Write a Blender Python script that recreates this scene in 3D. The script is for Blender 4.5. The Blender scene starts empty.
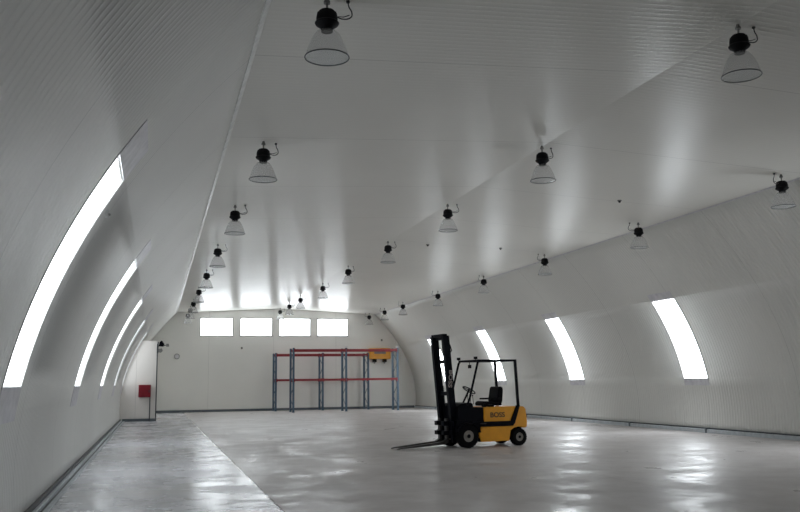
import bpy, bmesh, math, random
from mathutils import Vector, Matrix
random.seed(4)
PI = math.pi
SC = bpy.context.scene
COL = SC.collection
CX = 6.7                      # middle of the hall
Y0, Y1 = -14.0, 48.82          # front and back of the hall
ZS, ZR = 5.46, 5.74           # eaves seam and ridge heights


def hw(z):                    # half width of the arched side walls
    return 8.083 + .1073 * z - .10121 * z * z


def hwd(z):
    return .1073 - .20242 * z


def ceil_z(x):
    return ZR - (ZR - ZS) * abs(x - CX) / hw(ZS)


# ------------------------------------------------------------------ materials
def mat(name, color, rough=.5, metal=0., spec=.5, coat=0., build=None):
    m = bpy.data.materials.new(name)
    m.use_nodes = True
    nt = m.node_tree
    b = nt.nodes['Principled BSDF']
    b.inputs['Base Color'].default_value = (*color, 1)
    b.inputs['Roughness'].default_value = rough
    b.inputs['Metallic'].default_value = metal
    b.inputs['Specular IOR Level'].default_value = spec
    b.inputs['Coat Weight'].default_value = coat
    if build:
        build(nt, b)
    return m


def nd(nt, typ, **kw):
    n = nt.nodes.new(typ)
    for k, v in kw.items():
        setattr(n, k, v)
    return n


def mth(nt, op, a, b=None, c=None):
    n = nt.nodes.new('ShaderNodeMath')
    n.operation = op
    for i, v in enumerate((a, b, c)):
        if v is None:
            continue
        if isinstance(v, (int, float)):
            n.inputs[i].default_value = v
        else:
            nt.links.new(v, n.inputs[i])
    return n.outputs[0]


def noise(nt, vec, scale, detail=3, rough=.5, sc3=None):
    if sc3:
        mp = nt.nodes.new('ShaderNodeMapping')
        mp.inputs['Scale'].default_value = sc3
        nt.links.new(vec, mp.inputs['Vector'])
        vec = mp.outputs[0]
    n = nt.nodes.new('ShaderNodeTexNoise')
    n.inputs['Scale'].default_value = scale
    n.inputs['Detail'].default_value = detail
    n.inputs['Roughness'].default_value = rough
    nt.links.new(vec, n.inputs['Vector'])
    return n.outputs['Fac']


def ramp(nt, fac, stops):
    r = nt.nodes.new('ShaderNodeValToRGB')
    el = r.color_ramp.elements
    el[0].position, el[0].color = stops[0][0], (*stops[0][1], 1)
    el[1].position, el[1].color = stops[-1][0], (*stops[-1][1], 1)
    for p, c in stops[1:-1]:
        e = el.new(p)
        e.color = (*c, 1)
    nt.links.new(fac, r.inputs[0])
    return r.outputs[0]


def rmap(nt, v, a, b, c, d):
    n = nt.nodes.new('ShaderNodeMapRange')
    for i, x in enumerate((a, b, c, d)):
        n.inputs[i + 1].default_value = x
    nt.links.new(v, n.inputs[0])
    return n.outputs[0]


def panel(base, axis, rib=.11, rdist=.0032, rough=.24, tint=.05, dents=.012, vary=.05):
    """ribbed painted sheet-metal panels: fine ribs, a joint every few metres"""
    def f(nt, b):
        tc = nt.nodes.new('ShaderNodeTexCoord')
        sep = nt.nodes.new('ShaderNodeSeparateXYZ')
        nt.links.new(tc.outputs['Object'], sep.inputs[0])
        s = sep.outputs[axis]
        ribs = mth(nt, 'SINE', mth(nt, 'MULTIPLY', s, 2 * PI / rib))
        ribs = mth(nt, 'POWER', mth(nt, 'MULTIPLY_ADD', ribs, .5, .5), 3.0)
        fr = mth(nt, 'FRACT', mth(nt, 'MULTIPLY_ADD', s, 1 / 3.6, 100.22))
        joint = mth(nt, 'LESS_THAN', fr, .003)
        dent = noise(nt, tc.outputs['Object'], .55, 2)
        h = mth(nt, 'ADD', mth(nt, 'MULTIPLY', ribs, rdist), mth(nt, 'MULTIPLY', dent, dents))
        bp = nt.nodes.new('ShaderNodeBump')
        bp.inputs['Strength'].default_value = 1
        bp.inputs['Distance'].default_value = 1
        nt.links.new(h, bp.inputs['Height'])
        nt.links.new(bp.outputs[0], b.inputs['Normal'])
        n1 = noise(nt, tc.outputs['Object'], .4, 4)
        lo = tuple(c * (1 - tint) for c in base)
        c = ramp(nt, n1, [(.3, lo), (.7, base)])
        mx = nt.nodes.new('ShaderNodeMix')
        mx.data_type = 'RGBA'
        nt.links.new(joint, mx.inputs[0])
        nt.links.new(c, mx.inputs[6])
        mx.inputs[7].default_value = (*[x * .6 for x in base], 1)
        nt.links.new(mx.outputs[2], b.inputs['Base Color'])
        nt.links.new(rmap(nt, noise(nt, tc.outputs['Object'], 1.3, 3), .3, .7, rough - vary * .6, rough + vary), b.inputs['Roughness'])
    return f


WALLC = (.76, .76, .725)
M = {}
M['wall'] = mat('ribbed_wall_panel', WALLC, .35, build=panel(WALLC, 1, rdist=.009, rough=.46))
M['ceil'] = mat('ribbed_ceiling_panel', WALLC, .25, spec=.05, build=panel((.785, .775, .73), 1, rdist=.0016, rough=.28, dents=.003, vary=.0))
M['back'] = mat('end_wall_panel', (.88, .88, .845), .4, build=panel((.88, .88, .845), 0, rib=.2, rdist=.0012, rough=.42))
M['part'] = mat('partition_panel', (.85, .815, .77), .4, build=panel((.85, .815, .77), 0, rib=.2, rdist=.001, rough=.42))


def floor_build(nt, b):
    tc = nt.nodes.new('ShaderNodeTexCoord')
    o = tc.outputs['Object']
    sep = nt.nodes.new('ShaderNodeSeparateXYZ')
    nt.links.new(o, sep.inputs[0])
    n1 = noise(nt, o, .35, 5, .6)
    n2 = noise(nt, o, 2.2, 6, .65)
    mixn = mth(nt, 'MULTIPLY_ADD', n2, .45, mth(nt, 'MULTIPLY', n1, .55))
    warm = ramp(nt, mixn, [(.32, (.43, .40, .39)), (.52, (.53, .50, .49)), (.7, (.63, .605, .60))])
    cool = ramp(nt, mixn, [(.32, (.52, .525, .565)), (.7, (.63, .64, .685))])
    side = mth(nt, 'GREATER_THAN', sep.outputs[0], 1.5)
    mx = nt.nodes.new('ShaderNodeMix'); mx.data_type = 'RGBA'
    nt.links.new(side, mx.inputs[0]); nt.links.new(cool, mx.inputs[6]); nt.links.new(warm, mx.inputs[7])
    j1 = mth(nt, 'LESS_THAN', mth(nt, 'ABSOLUTE', mth(nt, 'SUBTRACT', sep.outputs[0], 1.5)), .016)
    fy = mth(nt, 'FRACT', mth(nt, 'MULTIPLY_ADD', sep.outputs[1], 1 / 8., 10.4))
    j2 = mth(nt, 'LESS_THAN', fy, .0012)
    fx = mth(nt, 'FRACT', mth(nt, 'MULTIPLY_ADD', sep.outputs[0], 1 / 5.3, 9.717))
    j3 = mth(nt, 'LESS_THAN', fx, .0015)
    j = mth(nt, 'MAXIMUM', j1, mth(nt, 'MAXIMUM', mth(nt, 'MULTIPLY', j2, .5), mth(nt, 'MULTIPLY', j3, .5)))
    m2 = nt.nodes.new('ShaderNodeMix'); m2.data_type = 'RGBA'
    nt.links.new(j, m2.inputs[0]); nt.links.new(mx.outputs[2], m2.inputs[6])
    m2.inputs[7].default_value = (.09, .085, .08, 1)
    nt.links.new(m2.outputs[2], b.inputs['Base Color'])
    pol = noise(nt, o, .9, 5, .65)
    ra = rmap(nt, pol, .35, .62, .17, .34)
    rb = rmap(nt, pol, .34, .58, .27, .52)
    rr = mth(nt, 'ADD', mth(nt, 'MULTIPLY', ra, mth(nt, 'SUBTRACT', 1, side)), mth(nt, 'MULTIPLY', rb, side))
    nt.links.new(rr, b.inputs['Roughness'])
    hh = mth(nt, 'ADD', mth(nt, 'MULTIPLY', noise(nt, o, 1.1, 2), .009), mth(nt, 'MULTIPLY', noise(nt, o, 6, 3), .0012))
    bp = nt.nodes.new('ShaderNodeBump')
    bp.inputs['Strength'].default_value = 1; bp.inputs['Distance'].default_value = 1
    nt.links.new(hh, bp.inputs['Height']); nt.links.new(bp.outputs[0], b.inputs['Normal'])


M['floor'] = mat('polished_concrete', (.42, .4, .38), .25, spec=.6, build=floor_build)


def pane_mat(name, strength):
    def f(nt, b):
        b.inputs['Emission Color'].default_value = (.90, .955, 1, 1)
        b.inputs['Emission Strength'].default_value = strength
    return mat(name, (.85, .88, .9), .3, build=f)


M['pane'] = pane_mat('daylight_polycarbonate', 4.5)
M['pane_bright'] = pane_mat('daylight_polycarbonate_bright_side', 10)  # right panes: emission raised to brighten the left wall, no sun on them
M['pane_dim'] = pane_mat('dim_polycarbonate', 1.6)  # same sheet with weaker emission, for the two farthest left windows
M['pane_back'] = pane_mat('daylight_glass', 8.5)


def wear(nt, b, amt=.25, scale=6):
    tc = nt.nodes.new('ShaderNodeTexCoord')
    c = b.inputs['Base Color'].default_value[:3]
    n = noise(nt, tc.outputs['Object'], scale, 4, .6)
    nt.links.new(ramp(nt, n, [(.3, tuple(x * (1 - amt) for x in c)), (.7, c)]), b.inputs['Base Color'])


W = lambda nt, b: wear(nt, b)
M['yellow'] = mat('amber_paint', (.93, .40, .012), .38, build=lambda nt, b: wear(nt, b, .14, 4))
M['black'] = mat('black_paint', (.004, .0045, .008), .55, spec=.08, build=W)
M['blackshiny'] = mat('black_steel', (.004, .005, .010), .5, spec=.1, build=W)
M['rubber'] = mat('tyre_rubber', (.006, .006, .007), .85, spec=.1, build=W)
M['rim'] = mat('wheel_rim_grey', (.30, .28, .25), .5, build=W)
M['vinyl'] = mat('seat_vinyl', (.004, .004, .006), .6, spec=.1, build=W)
M['steel'] = mat('worn_steel', (.035, .032, .03), .5, .0, build=W)
M['chrome'] = mat('piston_chrome', (.6, .62, .65), .2, 1., build=W)
M['letter'] = mat('dark_lettering', (.03, .018, .01), .5, build=W)
M['pale_letter'] = mat('pale_lettering', (.42, .36, .34), .5, build=W)
M['blue'] = mat('rack_blue', (.085, .145, .215), .45, build=W)
M['redb'] = mat('rack_red', (.30, .02, .03), .45, build=W)
M['redbox'] = mat('cabinet_red', (.24, .006, .018), .4, build=W)
M['dark'] = mat('dark_trim', (.05, .055, .065), .5, build=W)
M['slate'] = mat('blue_grey_skirting', (.13, .155, .18), .45, build=W)
M['galv'] = mat('galvanised_channel', (.60, .65, .69), .45, .0, build=W)
M['trim'] = mat('pale_trim', (.66, .66, .64), .35, build=W)
M['plate'] = mat('window_cover_plate', (.76, .75, .785), .42, build=W)
M['cable'] = mat('cable_black', (.03, .03, .035), .5, build=W)
M['white'] = mat('white_plastic', (.85, .85, .84), .35, build=W)
M['grey'] = mat('grey_plastic', (.28, .28, .27), .5, build=W)
M['lamphead'] = mat('lamp_black_casting', (.004, .004, .006), .6, spec=.2, build=W)


def bell_build(alpha, col):
    def f(nt, b):
        out = nt.nodes['Material Output']
        tr = nt.nodes.new('ShaderNodeBsdfTransparent')
        tl = nt.nodes.new('ShaderNodeBsdfTranslucent'); tl.inputs[0].default_value = (*col, 1)
        df = nt.nodes.new('ShaderNodeBsdfDiffuse'); df.inputs[0].default_value = (*col, 1)
        gl = nt.nodes.new('ShaderNodeBsdfGlossy'); gl.inputs['Roughness'].default_value = .12
        tc = nt.nodes.new('ShaderNodeTexCoord')
        n = noise(nt, tc.outputs['Object'], 22, 2)
        bp = nt.nodes.new('ShaderNodeBump'); bp.inputs['Strength'].default_value = .3; bp.inputs['Distance'].default_value = .01
        nt.links.new(n, bp.inputs['Height']); nt.links.new(bp.outputs[0], gl.inputs['Normal'])
        a = nt.nodes.new('ShaderNodeMixShader'); a.inputs[0].default_value = .5
        nt.links.new(tl.outputs[0], a.inputs[1]); nt.links.new(df.outputs[0], a.inputs[2])
        c = nt.nodes.new('ShaderNodeMixShader'); c.inputs[0].default_value = .18
        nt.links.new(a.outputs[0], c.inputs[1]); nt.links.new(gl.outputs[0], c.inputs[2])
        d = nt.nodes.new('ShaderNodeMixShader'); d.inputs[0].default_value = alpha
        nt.links.new(tr.outputs[0], d.inputs[1]); nt.links.new(c.outputs[0], d.inputs[2])
        nt.links.new(d.outputs[0], out.inputs[0])
    return f


M['bell'] = mat('prismatic_acrylic', (.6, .6, .6), .2, build=bell_build(.16, (.66, .66, .66)))
M['lens'] = mat('lamp_cover_glass', (.7, .7, .7), .2, build=bell_build(.26, (.82, .88, .90)))


# ------------------------------------------------------------------ mesh helpers
class MB:
    def __init__(s):
        s.bm = bmesh.new()

    def box(s, x0, x1, y0, y1, z0, z1, rot=None):
        c = Vector(((x0 + x1) / 2, (y0 + y1) / 2, (z0 + z1) / 2))
        r = bmesh.ops.create_cube(s.bm, size=1)['verts']
        for v in r:
            p = Vector((v.co.x * (x1 - x0), v.co.y * (y1 - y0), v.co.z * (z1 - z0)))
            if rot:
                p = rot @ p
            v.co = c + p
        return s

    def bar(s, a, b, w, d=None, up=(0, 1, 0)):
        """rectangular bar from a to b; w measured across, d along `up`"""
        d = d or w
        a, b = Vector(a), Vector(b)
        t = (b - a).normalized()
        u = Vector(up); u = (u - t * u.dot(t))
        if u.length < 1e-4:
            u = t.orthogonal()
        u.normalize(); r = t.cross(u)
        vs = []
        for p in (a, b):
            for i, j in ((-1, -1), (1, -1), (1, 1), (-1, 1)):
                vs.append(s.bm.verts.new(p + r * w / 2 * i + u * d / 2 * j))
        for k in range(4):
            s.bm.faces.new((vs[k], vs[(k + 1) % 4], vs[4 + (k + 1) % 4], vs[4 + k]))
        s.bm.faces.new(vs[3::-1]); s.bm.faces.new(vs[4:])
        return s

    def tube(s, pts, r, n=10):
        pts = [Vector(p) for p in pts]
        rings = []
        ref = None
        for i, p in enumerate(pts):
            t = (pts[min(i + 1, len(pts) - 1)] - pts[max(i - 1, 0)]).normalized()
            if ref is None:
                ref = t.orthogonal().normalized()
            ref = (ref - t * ref.dot(t)).normalized()
            q = t.cross(ref)
            rings.append([s.bm.verts.new(p + (ref * math.cos(2 * PI * k / n) + q * math.sin(2 * PI * k / n)) * r) for k in range(n)])
        for a, b in zip(rings, rings[1:]):
            for k in range(n):
                s.bm.faces.new((a[k], a[(k + 1) % n], b[(k + 1) % n], b[k]))
        s.bm.faces.new(rings[0][::-1]); s.bm.faces.new(rings[-1])
        return s

    def lathe(s, prof, c=(0, 0, 0), n=32, axis='z', close=False):
        c = Vector(c)
        rings = []
        for r, h in prof:
            ring = []
            for k in range(n):
                a = 2 * PI * k / n
                if axis == 'z':
                    v = Vector((r * math.cos(a), r * math.sin(a), h))
                else:
                    v = Vector((r * math.cos(a), h, r * math.sin(a)))
                ring.append(s.bm.verts.new(c + v))
            rings.append(ring)
        prs = list(zip(rings, rings[1:])) + ([(rings[-1], rings[0])] if close else [])
        for a, b in prs:
            for k in range(n):
                s.bm.faces.new((a[k], a[(k + 1) % n], b[(k + 1) % n], b[k]))
        if not close:
            s.bm.faces.new(rings[0][::-1]); s.bm.faces.new(rings[-1])
        return s

    def prism(s, poly, y0, y1):
        """polygon in XZ extruded along Y"""
        a = [s.bm.verts.new((x, y0, z)) for x, z in poly]
        b = [s.bm.verts.new((x, y1, z)) for x, z in poly]
        n = len(poly)
        s.bm.faces.new(a); s.bm.faces.new(b[::-1])
        for k in range(n):
            s.bm.faces.new((a[k], b[k], b[(k + 1) % n], a[(k + 1) % n]))
        return s

    def quad(s, *p):
        s.bm.faces.new([s.bm.verts.new(q) for q in p])
        return s

    def build(s, name, m, parent=None, bevel=0, smooth=False, loc=None, kind=None, normals=True):
        if normals:
            bmesh.ops.recalc_face_normals(s.bm, faces=s.bm.faces)
        me = bpy.data.meshes.new(name)
        s.bm.to_mesh(me); s.bm.free()
        me.materials.append(M[m])
        o = bpy.data.objects.new(name, me)
        COL.objects.link(o)
        if smooth:
            for p in me.polygons:
                p.use_smooth = True
            try:
                me.set_sharp_from_angle(angle=math.radians(38))
            except Exception:
                pass
        if bevel:
            b = o.modifiers.new('bevel', 'BEVEL')
            b.width = bevel; b.segments = 2; b.limit_method = 'ANGLE'
        if parent:
            o.parent = parent
        if loc:
            o.location = loc
        if kind:
            o['kind'] = kind
        return o


def tag(o, label, cat, group=None):
    o['label'] = label; o['category'] = cat
    if group:
        o['group'] = group
    return o


def thing(name, label, cat, loc=(0, 0, 0), group=None):
    o = bpy.data.objects.new(name, None)
    o.empty_display_size = .2
    COL.objects.link(o); o.location = loc
    return tag(o, label, cat, group)


def copy_tree(o, parent=None):
    c = o.copy(); COL.objects.link(c)
    if parent:
        c.parent = parent
    for ch in list(o.children):
        copy_tree(ch, c)
    return c


# ------------------------------------------------------------------ the hall
WB, WT, WW = 1.5, 3.7, 1.14
LEFT_Y = [8.95, 16.1, 23.25, 30.45, 37.45]
RIGHT_Y = [13.9, 21.2, 28.35, 35.5, 42.7]


def wallx(side, z, off=0.):
    """a point on the inner face, moved `off` metres towards the inside"""
    n = Vector((1, hwd(z))).normalized()   # outward normal in (x,z): x outward, z = -hw'
    return CX + side * (hw(z) - off * n.x), z + off * n.y


def side_wall(name, side, ys):
    zs = [i * .25 for i in range(0, 22)] + [ZS]
    zs = sorted(set([round(z, 3) for z in zs] + [WB, WT]))
    yb = sorted([Y0, Y1] + [y + d for y in ys for d in (-WW / 2, WW / 2)])
    bm = bmesh.new()
    grid = {}
    for i, y in enumerate(yb):
        for k, z in enumerate(zs):
            grid[i, k] = bm.verts.new((CX + side * hw(z), y, z))
    for i in range(len(yb) - 1):
        ym = (yb[i] + yb[i + 1]) / 2
        for k in range(len(zs) - 1):
            zm = (zs[k] + zs[k + 1]) / 2
            if WB < zm < WT and any(abs(ym - y) < WW / 2 for y in ys):
                continue
            q = [grid[i, k], grid[i + 1, k], grid[i + 1, k + 1], grid[i, k + 1]]
            if side > 0:
                q = q[::-1]
            bm.faces.new(q)
    w = MB(); w.bm.free(); w.bm = bm
    o = w.build(name, 'wall', kind='structure', normals=False)
    for p in o.data.polygons:
        p.use_smooth = True
    sm = o.modifiers.new('thickness', 'SOLIDIFY')
    sm.thickness = .08; sm.offset = 1 if side > 0 else 1
    return o


wl = side_wall('wall_left', -1, LEFT_Y)
wr = side_wall('wall_right', 1, RIGHT_Y)
# face normals must look inwards, thickness grows outwards
for o in (wl, wr):
    me = o.data
    p = me.polygons[0]
    inward = (CX - p.center.x) * p.normal.x > 0
    if not inward:
        me.flip_normals()
    o.modifiers[0].offset = -1


def strip(mb, side, y0, y1, z0, z1, off0, off1, n=14):
    """curved slab following the wall between heights z0..z1"""
    rows = []
    for i in range(n + 1):
        z = z0 + (z1 - z0) * i / n
        a = wallx(side, z, off0); b = wallx(side, z, off1)
        rows.append([mb.bm.verts.new((a[0], y0, a[1])), mb.bm.verts.new((a[0], y1, a[1])),
                     mb.bm.verts.new((b[0], y1, b[1])), mb.bm.verts.new((b[0], y0, b[1]))])
    for r, q in zip(rows, rows[1:]):
        for k in range(4):
            mb.bm.faces.new((r[k], r[(k + 1) % 4], q[(k + 1) % 4], q[k]))
    mb.bm.faces.new(rows[0][::-1]); mb.bm.faces.new(rows[-1])


nwin = [0]


def arch_window(side, y):
    nwin[0] += 1
    fr = MB()
    e = .02
    strip(fr, side, y - WW / 2 - e, y - WW / 2 + .02, WB - .02, WT + .02, -.06, .006)
    strip(fr, side, y + WW / 2 - .02, y + WW / 2 + e, WB - .02, WT + .02, -.06, .006)
    o = fr.build('window_%d' % nwin[0], 'trim', kind='structure', smooth=True)
    p = MB()
    strip(p, side, y - WW / 2 + .02, y + WW / 2 - .02, WB, WT, -.06, -.036)
    p.build('window_pane', 'pane_bright' if side > 0 else ('pane_dim' if y > 29 else 'pane'), o, smooth=True)
    for a, b in (((WB - .34, WB), (WT, WT + .36)) if side < 0 else ((WB - .2, WB), (WT, WT + .2))):
        c = MB(); strip(c, side, y - WW / 2, y + WW / 2, a, b, .0, .008, 4)
        c.build('cover_plate', 'plate', o, smooth=True)
    return o


for y in LEFT_Y:
    arch_window(-1, y)
for y in RIGHT_Y:
    arch_window(1, y)

# ceiling: two nearly flat panelled slopes meeting in a ridge
hs = hw(ZS)
cb = MB()
for s in (-1, 1):
    a = (CX + s * (hs + .0), ZS)
    r = (CX, ZR)
    cb.quad((a[0], Y0, a[1]), (a[0], Y1, a[1]), (r[0], Y1, r[1]), (r[0], Y0, r[1]))
    cb.quad((a[0], Y0, a[1] + .1), (a[0], Y1, a[1] + .1), (r[0], Y1, r[1] + .1), (r[0], Y0, r[1] + .1))
cb.build('ceiling', 'ceil', kind='structure', normals=False)

# floor
f = MB(); f.box(CX - 8.6, CX + 8.6, Y0 - .3, Y1 + .3, -.15, 0)
f.build('floor', 'floor', kind='structure')


def end_outline(n=24):
    pts = [(CX - hw(ZS * i / n), ZS * i / n) for i in range(n + 1)]
    pts.append((CX, ZR))
    pts += [(CX + hw(ZS * i / n), ZS * i / n) for i in range(n, -1, -1)]
    return pts


BW = [(2.33 + i * 2.2, 4.11 + i * 2.2) for i in range(4)]
BZ0, BZ1 = 4.18, 5.18


def end_wall(name, y, sgn, holes, m='back'):
    """arched end wall cut by rectangular windows: built as columns so each hole is a real opening"""
    xs = sorted(set([CX - 8.12, CX + 8.12, CX] + [x for h in holes for x in h] +
                    [CX + s * hw(ZS * i / 20) for i in range(21) for s in (-1, 1)]))

    def top(x):
        d = abs(x - CX)
        if d <= hs:
            return ceil_z(x) + .05
        lo, hi = .6, ZS
        if d >= hw(.53):
            return .0
        for _ in range(40):
            m = (lo + hi) / 2
            if hw(m) > d: lo = m
            else: hi = m
        return lo
    mb = MB()
    for a, b in zip(xs, xs[1:]):
        if b - a < 1e-5:
            continue
        ta, tb = max(top(a), .001), max(top(b), .001)
        if max(ta, tb) < .01:
            continue
        mid = (a + b) / 2
        hole = any(h[0] < mid < h[1] for h in holes)
        segs = [((a, 0), (b, 0), (b, BZ0), (a, BZ0)), ((a, BZ1), (b, BZ1), (b, tb), (a, ta))] if hole else \
            [((a, 0), (b, 0), (b, tb), (a, ta))]
        for q in segs:
            mb.prism(q, y, y + sgn * .12)
    return mb.build(name, m, kind='structure')


end_wall('wall_back', Y1, 1, BW)
end_wall('wall_front', Y0, -1, [], 'grey')
for x0, x1 in BW:
    nwin[0] += 1
    o = MB()
    for a, b, c, d in ((x0, x1, BZ0 - .03, BZ0 + .03), (x0, x1, BZ1 - .03, BZ1 + .03), (x0 - .03, x0 + .03, BZ0 - .03, BZ1 + .03), (x1 - .03, x1 + .03, BZ0 - .03, BZ1 + .03)):
        o.box(a, b, Y1 - .012, Y1 + .06, c, d)
    w = o.build('window_%d' % nwin[0], 'trim', kind='structure')
    MB().box(x0 + .03, x1 - .03, Y1 + .02, Y1 + .04, BZ0 + .03, BZ1 - .03).build('window_pane', 'pane_back', w)

# eaves trims, base channels, skirting
ntr = [0]


def trim_name():
    ntr[0] += 1
    return 'trim_%d' % ntr[0]


for s in (-1, 1):
    mb = MB()
    x, z = CX + s * (hs - .01), ZS - .015
    if s < 0:
        (xa, za), (xb, zb), (xc, zc), (xd, zd) = wallx(-1, ZS - .07, 0), wallx(-1, ZS - .07, .012), wallx(-1, ZS - .005, .012), wallx(-1, ZS - .005, 0)
        mb.prism([(xa, za), (xb, zb), (xc, zc), (xd, zd)], Y0, Y1)
    else:
        mb.prism([(x, z - .012), (x - s * .02, z + .01), (x + s * .02, z + .01), (x + s * .02, z - .012)], Y0, Y1)
    mb.build(trim_name(), 'white' if s < 0 else 'plate', kind='structure')

bl = CX - hw(.1)
# left: galvanised gutter rail beside dark strips painting the gap shade along the wall foot, with joint clips
mb = MB(); mb.box(bl - .03, bl + .045, Y0, 38.15, 0, .10)
mb.build('gap_shade_left', 'dark', kind='structure')
mb = MB(); mb.box(bl + .045, bl + .10, Y0, 38.15, 0, .055)
mb.build(trim_name(), 'galv', kind='structure', bevel=.008)
mb = MB(); mb.box(bl + .10, bl + .135, Y0, 38.15, 0, .012)
mb.build(trim_name(), 'dark', kind='structure')
mb = MB(); mb.box(bl + .135, bl + .20, Y0, 38.15, 0, .02)
mb.build(trim_name(), 'galv', kind='structure', bevel=.004)
br = CX + hw(.1)
mb = MB(); mb.box(br - .03, br + .02, Y0, Y1, .10, .135)
mb.build('baseboard_right', 'dark', kind='structure')
mb = MB(); mb.box(br - .10, br + .01, Y0, Y1, 0, .10)
mb.build(trim_name(), 'galv', kind='structure', bevel=.008)
mb = MB()
for y in range(4, 48, 4):
    mb.box(br - .115, br, y + .8, y + .88, 0, .14)
mb.build(trim_name(), 'slate', kind='structure')
mb = MB(); mb.box(CX - hw(.1) + 1.3, CX + hw(.1) - .1, Y1 - .03, Y1 + .01, 0, .13)
mb.build('baseboard_back', 'slate', kind='structure')

# partition of the small room in the far left corner
PY, PX, PZ = 38.15, .06, 3.38
pl = [(CX - hw(z), z) for z in [0, .5, 1, 1.5, 2, 2.5, 3, PZ]]
mb = MB(); mb.prism(pl + [(PX, PZ), (PX, 0)], PY, Y1 - .001)
mb.build('wall_partition', 'part', kind='structure')
mb = MB(); mb.box(PX - .035, PX + .012, PY - .014, PY + .04, 0, 3.25)
mb.build(trim_name(), 'dark', kind='structure')
mb = MB(); mb.box(-1.3, PX - .035, PY - .03, PY + .01, 0, .11)
mb.build('baseboard_partition', 'slate', kind='structure')

# ------------------------------------------------------------------ bell lamps


def make_lamp():
    """origin at the centre of the black head; hung on a short hook from the ceiling"""
    t = thing('bell_lamp', '', 'lamp')
    mb = MB()
    mb.lathe([(.03, .115), (.075, .108), (.104, .075), (.112, .03), (.112, -.01), (.128, -.03), (.118, -.05), (.07, -.085), (.06, -.115), (.062, -.125)], n=28)
    for k in range(12):
        a = 2 * PI * k / 12
        mb.bar((.10 * math.cos(a), .10 * math.sin(a), -.03), (.085 * math.cos(a), .085 * math.sin(a), .085), .012, .03, up=(math.cos(a), math.sin(a), 0))
    mb.build('lamp_head', 'lamphead', t, smooth=True)
    mb = MB()
    mb.tube([(0, 0, .11), (0, 0, .19)], .012)
    mb.lathe([(.035, .185), (.035, .205), (.02, .23), (.02, .245)], n=16)
    mb.build('ceiling_hook', 'grey', t, smooth=True)
    # bell: thin shell, flared like a parabola
    mb = MB()
    out = []
    for i in range(15):
        u = i / 14
        r = .062 + (.228 - .062) * (u ** .52)
        z = -.105 - .30 * u
        out.append((r, z))
    inn = [(r - .006, z) for r, z in out[::-1]]
    mb.lathe(out + inn, n=48, close=True)
    # prismatic flutes
    for v in mb.bm.verts:
        a = math.atan2(v.co.y, v.co.x)
        k = 1 + .012 * math.cos(24 * a)
        v.co.x *= k; v.co.y *= k
    mb.build('bell_shade', 'bell', t, smooth=True)
    mb = MB()
    mb.lathe([(.229 + .0065 * math.cos(q), -.405 + .0065 * math.sin(q)) for q in [2 * PI * i / 8 for i in range(8)]], n=48, close=True)
    mb.build('rim_ring', 'dark', t, smooth=True)
    mb = MB(); mb.lathe([(.001, -.413), (.12, -.412), (.222, -.405), (.222, -.401), (.001, -.408)], n=40)
    mb.build('cover_glass', 'lens', t, smooth=True)
    mb = MB()
    pts = []
    P = [(.09, 0, .06), (.15, 0, .035), (.22, 0, .04), (.265, 0, .075), (.262, 0, .13), (.235, 0, .175), (.225, 0, .235)]
    for i in range(len(P) - 1):
        p0 = Vector(P[max(i - 1, 0)]); p1 = Vector(P[i]); p2 = Vector(P[i + 1]); p3 = Vector(P[min(i + 2, len(P) - 1)])
        for k in range(4):
            u = k / 4
            pts.append(.5 * ((2 * p1) + (p2 - p0) * u + (2 * p0 - 5 * p1 + 4 * p2 - p3) * u * u + (3 * p1 - p0 - 3 * p2 + p3) * u ** 3))
    pts.append(P[-1])
    mb.tube(pts, .007, 8)
    mb.tube([(.09, 0, .05), (.13, .01, .06), (.18, .01, .062), (.24, .0, .085)], .005, 6)
    mb.lathe([(.02, .22), (.02, .245)], c=(.225, 0, 0), n=10)
    mb.build('power_cable', 'cable', t, smooth=True)
    return t


ORD = ['nearest', 'second', 'third', 'fourth', 'fifth', 'sixth', 'seventh', 'eighth', 'ninth']
lamp0 = make_lamp()
first = True
YS = [8.33, 13.85, 19.13, 24.7, 30.3, 35.8, 41.1, 44.7, 48.2]
rows = [('left', 1.62, list(enumerate(YS)), 1), ('middle', 6.68, list(enumerate(YS)), 1), ('right', 11.87, list(enumerate(YS))[1:], -1)]
for rname, lx, lst, flip in rows:
    for n, (i, y) in enumerate(lst):
        x = lx
        if rname == 'middle':
            x = {5: 6.78}.get(i, 6.68)
        if rname == 'right':
            x = {4: 11.97, 5: 11.95}.get(i, 11.86)
        if first:
            o = lamp0; first = False
        else:
            o = copy_tree(lamp0)
        o.location = (x, y, ceil_z(x) - .245)
        o.rotation_euler = (0, 0, (0 if flip > 0 else PI) + [0, .3, -.2, .1, .4, -.3, .2, 0, .1][i])
        where = {'left': 'row above the left windows', 'middle': 'middle row under the ridge', 'right': 'row above the right windows'}[rname]
        last = n == len(lst) - 1
        lab = 'black-headed clear bell lamp, %s to the camera in the %s' % (ORD[n] if n == 0 else ORD[n] + ' nearest', where)
        if last:
            lab = 'black-headed clear bell lamp at the far wall end of the %s' % where
        tag(o, lab, 'lamp', 'bell lamps hanging from the ceiling')

# small ceiling detectors
det_pos = [(10.15, 17.1, 'small dark ceiling detector between the two nearest lamps of the right row'),
           (10.17, 24.25, 'small dark ceiling detector farther back, beside the third right row lamp'),
           (7.95, 24.7, 'small dark ceiling detector right beside the middle row of lamps')]
for x, y, lab in det_pos:
    z = ceil_z(x)
    t = thing('ceiling_detector', lab, 'detector', (x, y, z), 'ceiling detectors')
    MB().lathe([(.05, 0), (.05, -.02), (.035, -.03)], n=20).build('base', 'grey', t, smooth=True)
    MB().lathe([(.03, -.028), (.026, -.05), (.012, -.058)], n=16).build('sensor', 'black', t, smooth=True)

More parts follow.
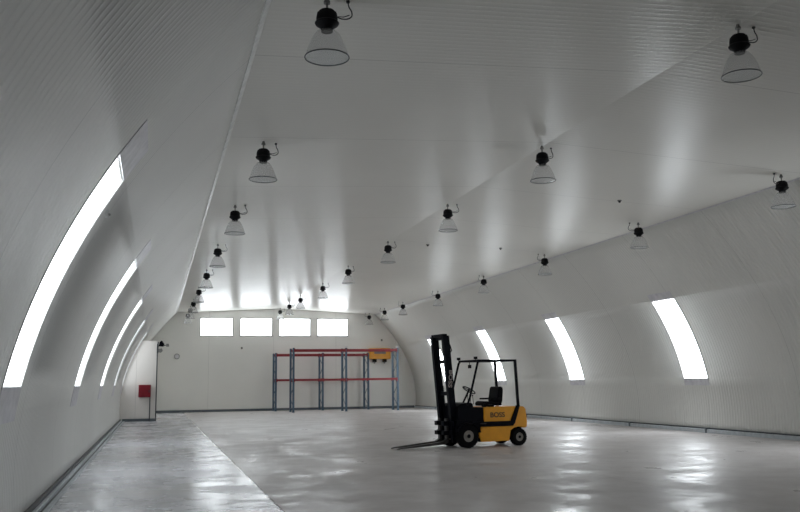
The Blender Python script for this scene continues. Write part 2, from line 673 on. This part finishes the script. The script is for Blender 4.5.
# ------------------------------------------------------------------ forklift
FX, FY = 7.5, 19.15
FK = thing('forklift', 'amber and black electric forklift facing left with its mast upright and forks down', 'forklift', (FX - .065, FY, 0))
FK.rotation_euler = (0, 0, math.radians(8))


def P(x):
    return x - FX


def pr(poly):
    return [(P(x), z) for x, z in poly]


def wheel(x, y, r, w, label=None):
    s = -1 if y < 0 else 1
    mb = MB()
    prof = [(r * .50, -w / 2), (r * .9, -w / 2), (r * .97, -w * .42), (r, -w * .3), (r, w * .3), (r * .97, w * .42), (r * .9, w / 2), (r * .50, w / 2)]
    mb.lathe(prof, n=40, axis='y', close=True)
    for k in range(22):
        a = 2 * PI * k / 22
        d = Vector((math.cos(a), 0, math.sin(a)))
        p = d * (r - .006)
        for q in (-1, 1):
            mb.bar(p + Vector((0, q * w * .12, 0)), p + Vector((math.cos(a + .09) * .0, q * w * .44, 0)), .022, .014, up=d)
    o = mb.build('wheel', 'rubber', FK, smooth=True, loc=(P(x), y, r))
    h = MB()
    h.lathe([(r * .49, -w * .40), (r * .49, w * .40)], n=28, axis='y')
    ys = s * w * .5
    h.lathe([(r * .49, 0), (r * .49, s * w * .46), (r * .43, s * w * .46), (r * .38, s * w * .34), (r * .2, s * w * .34), (r * .2, s * w * .5), (.005, s * w * .5)], n=28, axis='y')
    for k in range(6):
        a = 2 * PI * k / 6
        h.lathe([(.011, s * w * .30), (.011, s * w * .40)], c=(r * .32 * math.cos(a), 0, r * .32 * math.sin(a)), n=6, axis='y')
    h.build('rim', 'rim', o, smooth=True)
    c = MB(); c.lathe([(r * .17, s * w * .3), (r * .17, s * w * .53), (r * .1, s * w * .56)], n=20, axis='y')
    c.build('hub_cap', 'black', o, smooth=True)
    return o


wheel(6.85, -.43, .265, .19); wheel(6.85, .43, .265, .19)
wheel(8.22, -.40, .20, .15); wheel(8.22, .40, .20, .15)

HW = .47
# black chassis: floor frame, front deck and cowl
mb = MB()
mb.prism(pr([(6.60, .30), (6.58, .62), (7.3, .62), (7.3, .12), (7.17, .12), (7.17, .34), (7.08, .50), (6.95, .57), (6.78, .57), (6.66, .50), (6.62, .38)]), -HW + .02, HW - .02)
mb.build('chassis', 'black', FK, bevel=.008)
mb = MB()
mb.prism(pr([(6.62, .62), (6.62, .93), (6.72, .99), (6.98, 1.01), (7.02, .98), (7.03, .90), (7.29, .90), (7.29, .60)]), -HW + .03, HW - .03)
mb.build('front_cowl', 'black', FK, bevel=.012)
# mudguards over the front wheels
for s in (-1, 1):
    mb = MB()
    pts = [(6.87 + .31 * math.cos(a), .265 + .31 * math.sin(a)) for a in [PI * .08 + PI * .8 * i / 10 for i in range(11)]]
    pin = [(6.87 + .29 * math.cos(a), .265 + .29 * math.sin(a)) for a in [PI * .08 + PI * .8 * i / 10 for i in range(11)]]
    mb.prism(pr(pts + pin[::-1]), min(s * .33, s * .53), max(s * .33, s * .53))
    mb.build('mudguard', 'black', FK)
    mb = MB().box(P(7.16), P(7.30), s * .5 - .05, s * .5 + .05, .52, .545)
    mb.build('step', 'steel', FK, bevel=.004)
# amber battery housing: lower side panels and upper hood
mb = MB()
mb.prism(pr([(7.20, .12), (7.14, .30), (7.20, .46), (8.0, .46), (7.97, .30), (7.93, .12)]), -HW - .01, HW + .01)
mb.build('lower_side_panel', 'yellow', FK, bevel=.012)
mb = MB()
mb.prism(pr([(7.29, .56), (7.29, .90), (8.19, .905), (8.09, .56)]), -HW, HW)
mb.build('hood', 'yellow', FK, bevel=.018)
# counterweight, rounded at the rear, with wheel arches
mb = MB()
mb.prism(pr([(7.95, .46), (8.05, .56), (8.13, .90), (8.35, .90), (8.41, .84), (8.44, .55), (8.43, .42), (8.36, .40), (8.30, .425), (8.20, .435), (8.08, .41), (7.98, .35)]), -HW - .005, HW + .005)
mb.build('counterweight', 'yellow', FK, bevel=.02)
mb = MB(); mb.prism(pr([(7.9, .12), (7.95, .33), (8.0, .42), (8.38, .42), (8.40, .3), (8.35, .14)]), -.30, .30)
mb.build('rear_axle_block', 'black', FK, bevel=.01)
# black band that runs along the side and turns up into the guard's rear post
for s in (-1, 1):
    y = s * (HW + .012)
    mb = MB()
    mb.prism(pr([(6.98, .47), (6.98, .575), (7.99, .575), (8.145, .93), (8.24, .93), (8.09, .52), (8.03, .46)]), y - .02, y + .02)
    mb.build('side_band', 'black', FK, bevel=.004)

# overhead guard
mb = MB()
GT = 1.97
for s in (-1, 1):
    y = s * (HW - .0)
    mb.tube([(P(6.86), y, .96), (P(6.92), y, 1.10), (P(7.15), y, GT - .06), (P(7.185), y, GT - .01)], .026, 10)
    mb.tube([(P(7.17), y, GT), (P(8.155), y, GT)], .024, 10)
    mb.bar((P(8.155), y, GT + .022), (P(8.205), y, .91), .055, .05)
for x in (7.18, 8.15):
    mb.tube([(P(x), -HW, GT), (P(x), HW, GT)], .024, 10)
for k in range(6):
    x = 7.33 + k * .13
    mb.bar((P(x), -HW, GT), (P(x), HW, GT), .03, .018, up=(0, 0, 1))
g = mb.build('overhead_guard', 'blackshiny', FK, smooth=True)
for s, x in ((-1, 7.12), (1, 7.14)):
    mb = MB()
    mb.tube([(P(x), s * (HW - .03), GT), (P(x - .005), s * (HW - .03), GT + .05)], .01)
    mb.box(P(x) - .03, P(x) + .025, s * (HW - .03) - .045, s * (HW - .03) + .045, GT + .03, GT + .09)
    mb.build('work_light', 'black', g, bevel=.01)
mb = MB()
mb.tube([(P(7.72), -.42, GT), (P(7.70), -.42, GT + .06), (P(7.73), -.42, GT + .09), (P(7.77), -.42, GT + .085)], .010)
mb.build('aerial_hook', 'black', g, smooth=True)
mb = MB()
mb.tube([(P(7.25), .1, GT), (P(7.25), .1, GT - .09)], .008); mb.box(P(7.235), P(7.265), .04, .16, GT - .17, GT - .09)
mb.build('mirror', 'black', g, bevel=.005)

# mast, tipped slightly forward (top further left)
tilt = lambda z: 6.62 - .085 * (z - .15)
mb = MB()
for s in (-1, 1):
    y = s * .33
    a, b = (P(tilt(.12)), y, .12), (P(tilt(2.54)), y, 2.54)
    mb.bar(a, b, .155, .02)
    for dx in (-.07, .07):
        mb.bar((a[0] + dx, y - s * .03, a[2]), (b[0] + dx, y - s * .03, b[2]), .016, .07)
for z in (2.50, 1.95, 1.22):
    mb.box(P(tilt(z)) - .035 + .03, P(tilt(z)) + .065, -.335, .335, z - .045, z + .045)
ms = mb.build('mast', 'blackshiny', FK)
mb = MB()
for s in (-1, 1):
    y = s * .255
    a, b = (P(tilt(.15)) - .01, y, .15), (P(tilt(2.58)) - .01, y, 2.58)
    mb.bar(a, b, .135, .05)
mb.box(P(tilt(2.55)) - .06, P(tilt(2.55)) + .04, -.31, .31, 2.52, 2.585)
mb.box(P(tilt(.45)) - .0, P(tilt(.45)) + .05, -.24, .24, .38, .52)
mb.build('inner_mast', 'blackshiny', ms)
for s in (-1, 1):
    mb = MB(); mb.tube([(P(tilt(.2)) + .06, s * .22, .2), (P(tilt(1.4)) + .06, s * .22, 1.4)], .03, 14)
    mb.tube([(P(tilt(1.4)) + .06, s * .22, 1.4), (P(tilt(2.48)) + .06, s * .22, 2.48)], .018, 12)
    mb.build('lift_cylinder', 'black', ms, smooth=True)
    mb = MB()
    for k in range(38):
        z = .5 + k * .052
        mb.box(P(tilt(z)) - .055, P(tilt(z)) - .035, s * .21 - .014, s * .21 + .014, z, z + .036)
    mb.box(P(tilt(1.4)) - .048, P(tilt(1.4)) - .042, s * .21 - .006, s * .21 + .006, .5, 2.45, rot=Matrix.Rotation(-.085, 3, 'Y'))
    mb.build('lift_chain', 'black', ms)
mb = MB(); mb.tube([(P(tilt(2.3)) + .05, -.34, 2.36), (P(tilt(2.3)) + .10, -.31, 2.30), (P(tilt(2.2)) + .12, -.31, 2.20), (P(tilt(2.2)) + .06, -.31, 2.14)], .014, 8)
mb.tube([(P(tilt(2.0)) + .06, -.29, 2.0), (P(tilt(1.6)) + .1, -.27, 1.5), (P(tilt(1.1)) + .08, -.27, 1.0)], .012, 8)
mb.build('hydraulic_hose', 'rubber', ms, smooth=True)
for s in (-1, 1):
    mb = MB(); mb.tube([(P(6.62), s * .33, .72), (P(6.85), s * .33, .62)], .028, 10)
    mb.build('tilt_cylinder', 'black', ms, smooth=True)

# fork carriage and forks
mb = MB()
for z in (.34, .55):
    mb.box(P(6.49), P(6.54), -.40, .40, z - .045, z + .045)
for s in (-1, 1):
    mb.box(P(6.50), P(6.60), s * .20 - .02, s * .20 + .02, .22, .62)
mb.build('fork_carriage', 'black', FK, bevel=.004)
for s in (-1, 1):
    y = s * .17
    mb = MB()
    prof = [(6.49, .66), (6.49, .12), (6.40, .085), (5.30, .022), (5.24, .010), (5.24, .022), (5.30, .045), (6.35, .145), (6.44, .20), (6.44, .66)]
    mb.prism(pr(prof), y - .055, y + .055)
    fk = mb.build('fork', 'steel', FK, bevel=.004)
    for za, zb in ((.50, .60), (.29, .38)):
        MB().box(P(6.36), P(6.50), y - .07, y + .07, za, zb).build('fork_hook', 'black', fk, bevel=.005)

# seat, steering, levers
st = MB(); st.box(P(7.540), P(7.670), -.1, .1, .90, .93)
seat = st.build('seat', 'vinyl', FK)
mb = MB(); mb.prism(pr([(7.450, .92), (7.430, .98), (7.490, 1.03), (7.790, 1.0), (7.910, .98), (7.910, .92)]), -.24, .24)
mb.build('seat_cushion', 'vinyl', seat, bevel=.025)
mb = MB(); mb.prism(pr([(7.810, .95), (7.790, 1.05), (7.845, 1.34), (7.890, 1.37), (7.950, 1.35), (7.960, 1.28), (7.930, .98)]), -.23, .23)
mb.build('backrest', 'vinyl', seat, bevel=.03)
for s in (-1, 1):
    MB().box(P(7.590), P(7.870), s * .26 - .02, s * .26 + .02, 1.06, 1.10).build('armrest', 'vinyl', seat, bevel=.01)
mb = MB()
cen = Vector((P(7.19), .05, 1.29)); nrm = Vector((.52, 0, .85)).normalized()
u = nrm.cross(Vector((0, 1, 0))).normalized(); v = Vector((0, 1, 0))
ring = [cen + (u * math.cos(2 * PI * k / 28) + v * math.sin(2 * PI * k / 28)) * .16 for k in range(29)]
mb.tube(ring, .013, 8)
for k in range(3):
    a = 2 * PI * k / 3 + .5
    mb.tube([cen, cen + (u * math.cos(a) + v * math.sin(a)) * .16], .009, 6)
mb.lathe([(.03, 0), (.02, .03)], c=cen, n=12)
mb.tube([cen, (P(7.0), .05, .95)], .022, 10)
mb.build('steering_wheel', 'black', FK, smooth=True)
for k in range(3):
    mb = MB(); x, y = 7.02 + .03 * k, -.22 - .07 * k
    mb.tube([(P(x), y, .97), (P(x - .02), y, 1.16)], .007, 6)
    mb.lathe([(.004, -.02), (.015, -.01), (.017, .005), (.008, .022)], c=(P(x - .02), y, 1.17), n=10)
    mb.build('lever', 'black', FK, smooth=True)
mb = MB(); mb.box(P(7.33), P(7.39), -.40, -.30, .9, .985); mb.lathe([(.012, .98), (.02, 1.01), (.01, 1.03)], c=(P(7.36), -.35, 0), n=10)
mb.build('control_pod', 'black', FK, bevel=.006)
mb = MB(); mb.box(P(7.48), P(7.6), -.40, -.30, .9, .955)
mb.build('battery_plug', 'black', FK, bevel=.006)


def lettering(txt, size, loc, rot, m, bold=.0, parent=FK, sx=1.):
    cu = bpy.data.curves.new('lettering', 'FONT')
    cu.body = txt; cu.size = size; cu.extrude = .002; cu.offset = bold
    cu.align_x = 'CENTER'; cu.align_y = 'CENTER'
    cu.materials.append(M[m])
    tmp = bpy.data.objects.new('lettering_curve', cu)
    COL.objects.link(tmp)
    me = bpy.data.meshes.new_from_object(tmp.evaluated_get(bpy.context.evaluated_depsgraph_get()))
    me.name = 'lettering'
    bpy.data.objects.remove(tmp)
    o = bpy.data.objects.new('lettering', me)
    COL.objects.link(o)
    o.parent = parent; o.location = loc; o.rotation_euler = rot
    o.scale = (sx, 1, 1)
    return o


lettering('BOSS', .155, (P(7.64), -HW - .002, .715), (PI / 2, 0, 0), 'letter', .003, sx=1.1)
lettering('BOSS', .13, (P(tilt(1.52)), -.342, 1.56), (PI / 2, PI / 2 + .085, 0), 'pale_letter', .003, sx=1.35, parent=ms)

# ------------------------------------------------------------------ pallet racks


def rack(xs, y0, depth, H, ztop, zmid, label, caps=()):
    t = thing('pallet_rack', label, 'rack', (xs[0], y0, 0), 'empty pallet racks by the far wall')
    ox, oy = xs[0], y0
    for i, x in enumerate(xs):
        for k, y in enumerate((y0, y0 + depth)):
            mb = MB()
            # open C-section post with slots suggested by small lips
            xx, yy = x - ox, y - oy
            mb.box(xx - .05, xx + .05, yy - .003 + (0 if k else -.03), yy + .003 + (0 if k else -.03), 0, H)
            for s in (-1, 1):
                mb.box(xx + s * .05 - .003, xx + s * .05 + .003, yy - .035, yy + .04, 0, H)
                mb.box(xx + s * .035 - .012, xx + s * .035 + .012, yy + .035, yy + .041, 0, H)
            mb.box(xx - .075, xx + .075, yy - .07, yy + .07, 0, .01)
            po = mb.build('upright', 'blue', t)
            if i in caps and k == 0:
                c = MB().box(xx - .08, xx + .08, yy - .06, yy + .05, H, H + .10)
                co = c.build('post_cap', 'white', po, bevel=.01)
                co['label'] = 'white cap on the post top'
        mb = MB()
        n = 5
        for j in range(n):
            za, zb = .2 + (H - .4) * j / n, .2 + (H - .4) * (j + 1) / n
            a, b = (0, depth) if j % 2 == 0 else (depth, 0)
            mb.bar((x - ox, a, za), (x - ox, b, zb), .03, .02, up=(1, 0, 0))
        for z in (.2, H - .2):
            mb.bar((x - ox, 0, z), (x - ox, depth, z), .03, .02, up=(1, 0, 0))
        mb.build('frame_bracing', 'blue', t)
    for i in range(len(xs) - 1):
        for z in (ztop, zmid):
            for y in (-.01, depth + .01):
                mb = MB()
                a, b = xs[i] - ox + .05, xs[i + 1] - ox - .05
                mb.box(a, b, y - .025, y + .025, z - .055, z + .055)
                for q in (a, b):
                    mb.box(q - .03, q + .03, y - .032, y + .032, z - .1, z + .08)
                mb.build('beam', 'redb', t)
    return t


rack([6.93, 9.74, 12.58], 44.8, 1.0, 3.34, 3.22, 1.67, 'taller two-bay pallet rack standing in front, blue posts and dark red beams', caps=(1, 2))
rack([6.37, 8.98, 11.59], 47.45, 1.0, 3.17, 3.06, 1.68, 'lower two-bay pallet rack right against the far wall, behind the other rack')

# yellow heater-like unit on the far wall behind the rack's right bay
t = thing('wall_unit', 'amber box-shaped unit with dark panel on the far wall behind the right rack bay', 'wall unit', (12.56, Y1, 2.72))
mb = MB(); mb.box(-.63, .63, -.42, 0, .12, .74)
mb.build('housing', 'yellow', t, bevel=.03)
mb = MB(); mb.box(-.36, .33, -.445, -.42, .42, .66)
for k in range(5):
    mb.box(-.34, .31, -.46, -.44, .44 + k * .045, .46 + k * .045)
mb.build('dark_grille', 'grey', t)
for s in (-1, 1):
    mb = MB(); mb.box(s * .3 - .09, s * .3 + .09, -.38, -.05, -.06, .13)
    mb.lathe([(.05, -.08), (.05, -.03)], c=(s * .3, -.2, -.05), n=12)
    mb.build('bracket', 'black', t, bevel=.01)

# red fire cabinet with riser pipe on the partition
t = thing('fire_cabinet', 'square red fire cabinet on the partition wall in the far left corner', 'fire cabinet', (-.42, PY - .005, 1.0))
MB().box(-.25, .25, -.16, 0, 0, .52).build('cabinet_body', 'redbox', t, bevel=.012)
d = MB().box(-.225, .225, -.175, -.16, .025, .495).build('cabinet_door', 'redbox', t, bevel=.006)
MB().box(.16, .19, -.195, -.175, .2, .3).build('door_handle', 'dark', d, bevel=.003)
MB().tube([(.22, -.06, .02), (.22, -.06, -1.0)], .022, 10).build('riser_pipe', 'dark', t, smooth=True)

# twin spotlight on a bracket at the partition corner
t = thing('corner_spotlight', 'dark twin-headed spotlight on the upper corner of the partition', 'spotlight', (PX + .012, PY, 3.05))
MB().box(-.02, .02, -.04, .04, -.2, .28).tube([(0, 0, .1), (.32, -.05, .14)], .018).build('bracket', 'dark', t)
mb = MB(); mb.prism([(.02, .10), (.06, .28), (.15, .34), (.26, .18), (.22, .08)], -.12, .06); mb.build('lamp_head', 'black', t, bevel=.015)
mb = MB(); mb.prism([(.33, .08), (.33, .2), (.44, .2), (.46, .08)], -.1, .04); mb.build('lamp_head', 'grey', t, bevel=.015)
mb = MB(); mb.prism([(.02, -.16), (.02, -.02), (.16, .0), (.2, -.1), (.12, -.18)], -.1, .04); mb.build('lamp_head', 'grey', t, bevel=.015)

# round clock high on the far wall
t = thing('wall_clock', 'small round grey-rimmed dial on the far wall beside the partition', 'clock', (1.1, Y1, 3.05))
MB().lathe([(.15, 0), (.15, -.05), (.12, -.055), (.12, -.02), (.12, 0)], n=32, axis='y').build('clock_rim', 'grey', t, smooth=True)
MB().lathe([(.12, -.025), (.001, -.026)], n=32, axis='y').build('clock_face', 'plate', t)

for x, z, lab in ((12.75, 3.95, 'tiny grey wall sensor above the right end of the racks'), (4.62, 3.5, 'tiny grey wall sensor below the high far windows')):
    t = thing('wall_sensor', lab, 'sensor', (x, Y1, z), 'sensors on the far wall')
    MB().box(-.05, .05, -.05, 0, -.06, .06).build('housing', 'grey', t, bevel=.01)
    MB().lathe([(.03, -.05), (.02, -.065)], n=14, axis='y').build('lens', 'black', t)
# pale sensor by the nearest left window
sx, sz = wallx(-1, 3.38, .0)
t = thing('wall_sensor', 'small pale sensor on the left wall beside the nearest tall window', 'sensor', (sx, 9.78, sz))
MB().box(0, .04, -.04, .04, -.04, .04).build('housing', 'trim', t, bevel=.01)
MB().lathe([(.001, 0), (.022, .0), (.022, .02)], c=(.04, 0, -.02), n=12).build('lens', 'grey', t)

# ------------------------------------------------------------------ sky outside, camera, colour
w = bpy.data.worlds.new('world'); SC.world = w; w.use_nodes = True
nt = w.node_tree
bg = nt.nodes['Background']
bg.inputs[0].default_value = (.80, .88, 1, 1); bg.inputs[1].default_value = 1.0

cd = bpy.data.cameras.new('camera')
cam = bpy.data.objects.new('camera', cd); COL.objects.link(cam)
R = Vector((0.96197638, -0.2728322, -0.0128079)); U = Vector((-0.02766007, -0.14396343, 0.98919637)); F = Vector((0.27172849, 0.95122927, 0.14603598))
cam.matrix_world = Matrix(((R.x, U.x, -F.x, 0), (R.y, U.y, -F.y, 0), (R.z, U.z, -F.z, 1.5), (0, 0, 0, 1)))
cd.sensor_width = 36; cd.lens = 853.34 / 800 * 36
cd.clip_start = .05; cd.clip_end = 200
SC.camera = cam
SC.view_settings.view_transform = 'Standard'
SC.view_settings.look = 'None'
SC.view_settings.exposure = 0.2
SC.view_settings.gamma = 1
SC.view_settings.use_curve_mapping = False
SC.cycles.max_bounces = 14
SC.cycles.diffuse_bounces = 10
SC.cycles.glossy_bounces = 6
SC.cycles.transparent_max_bounces = 12
SC.cycles.use_denoising = True
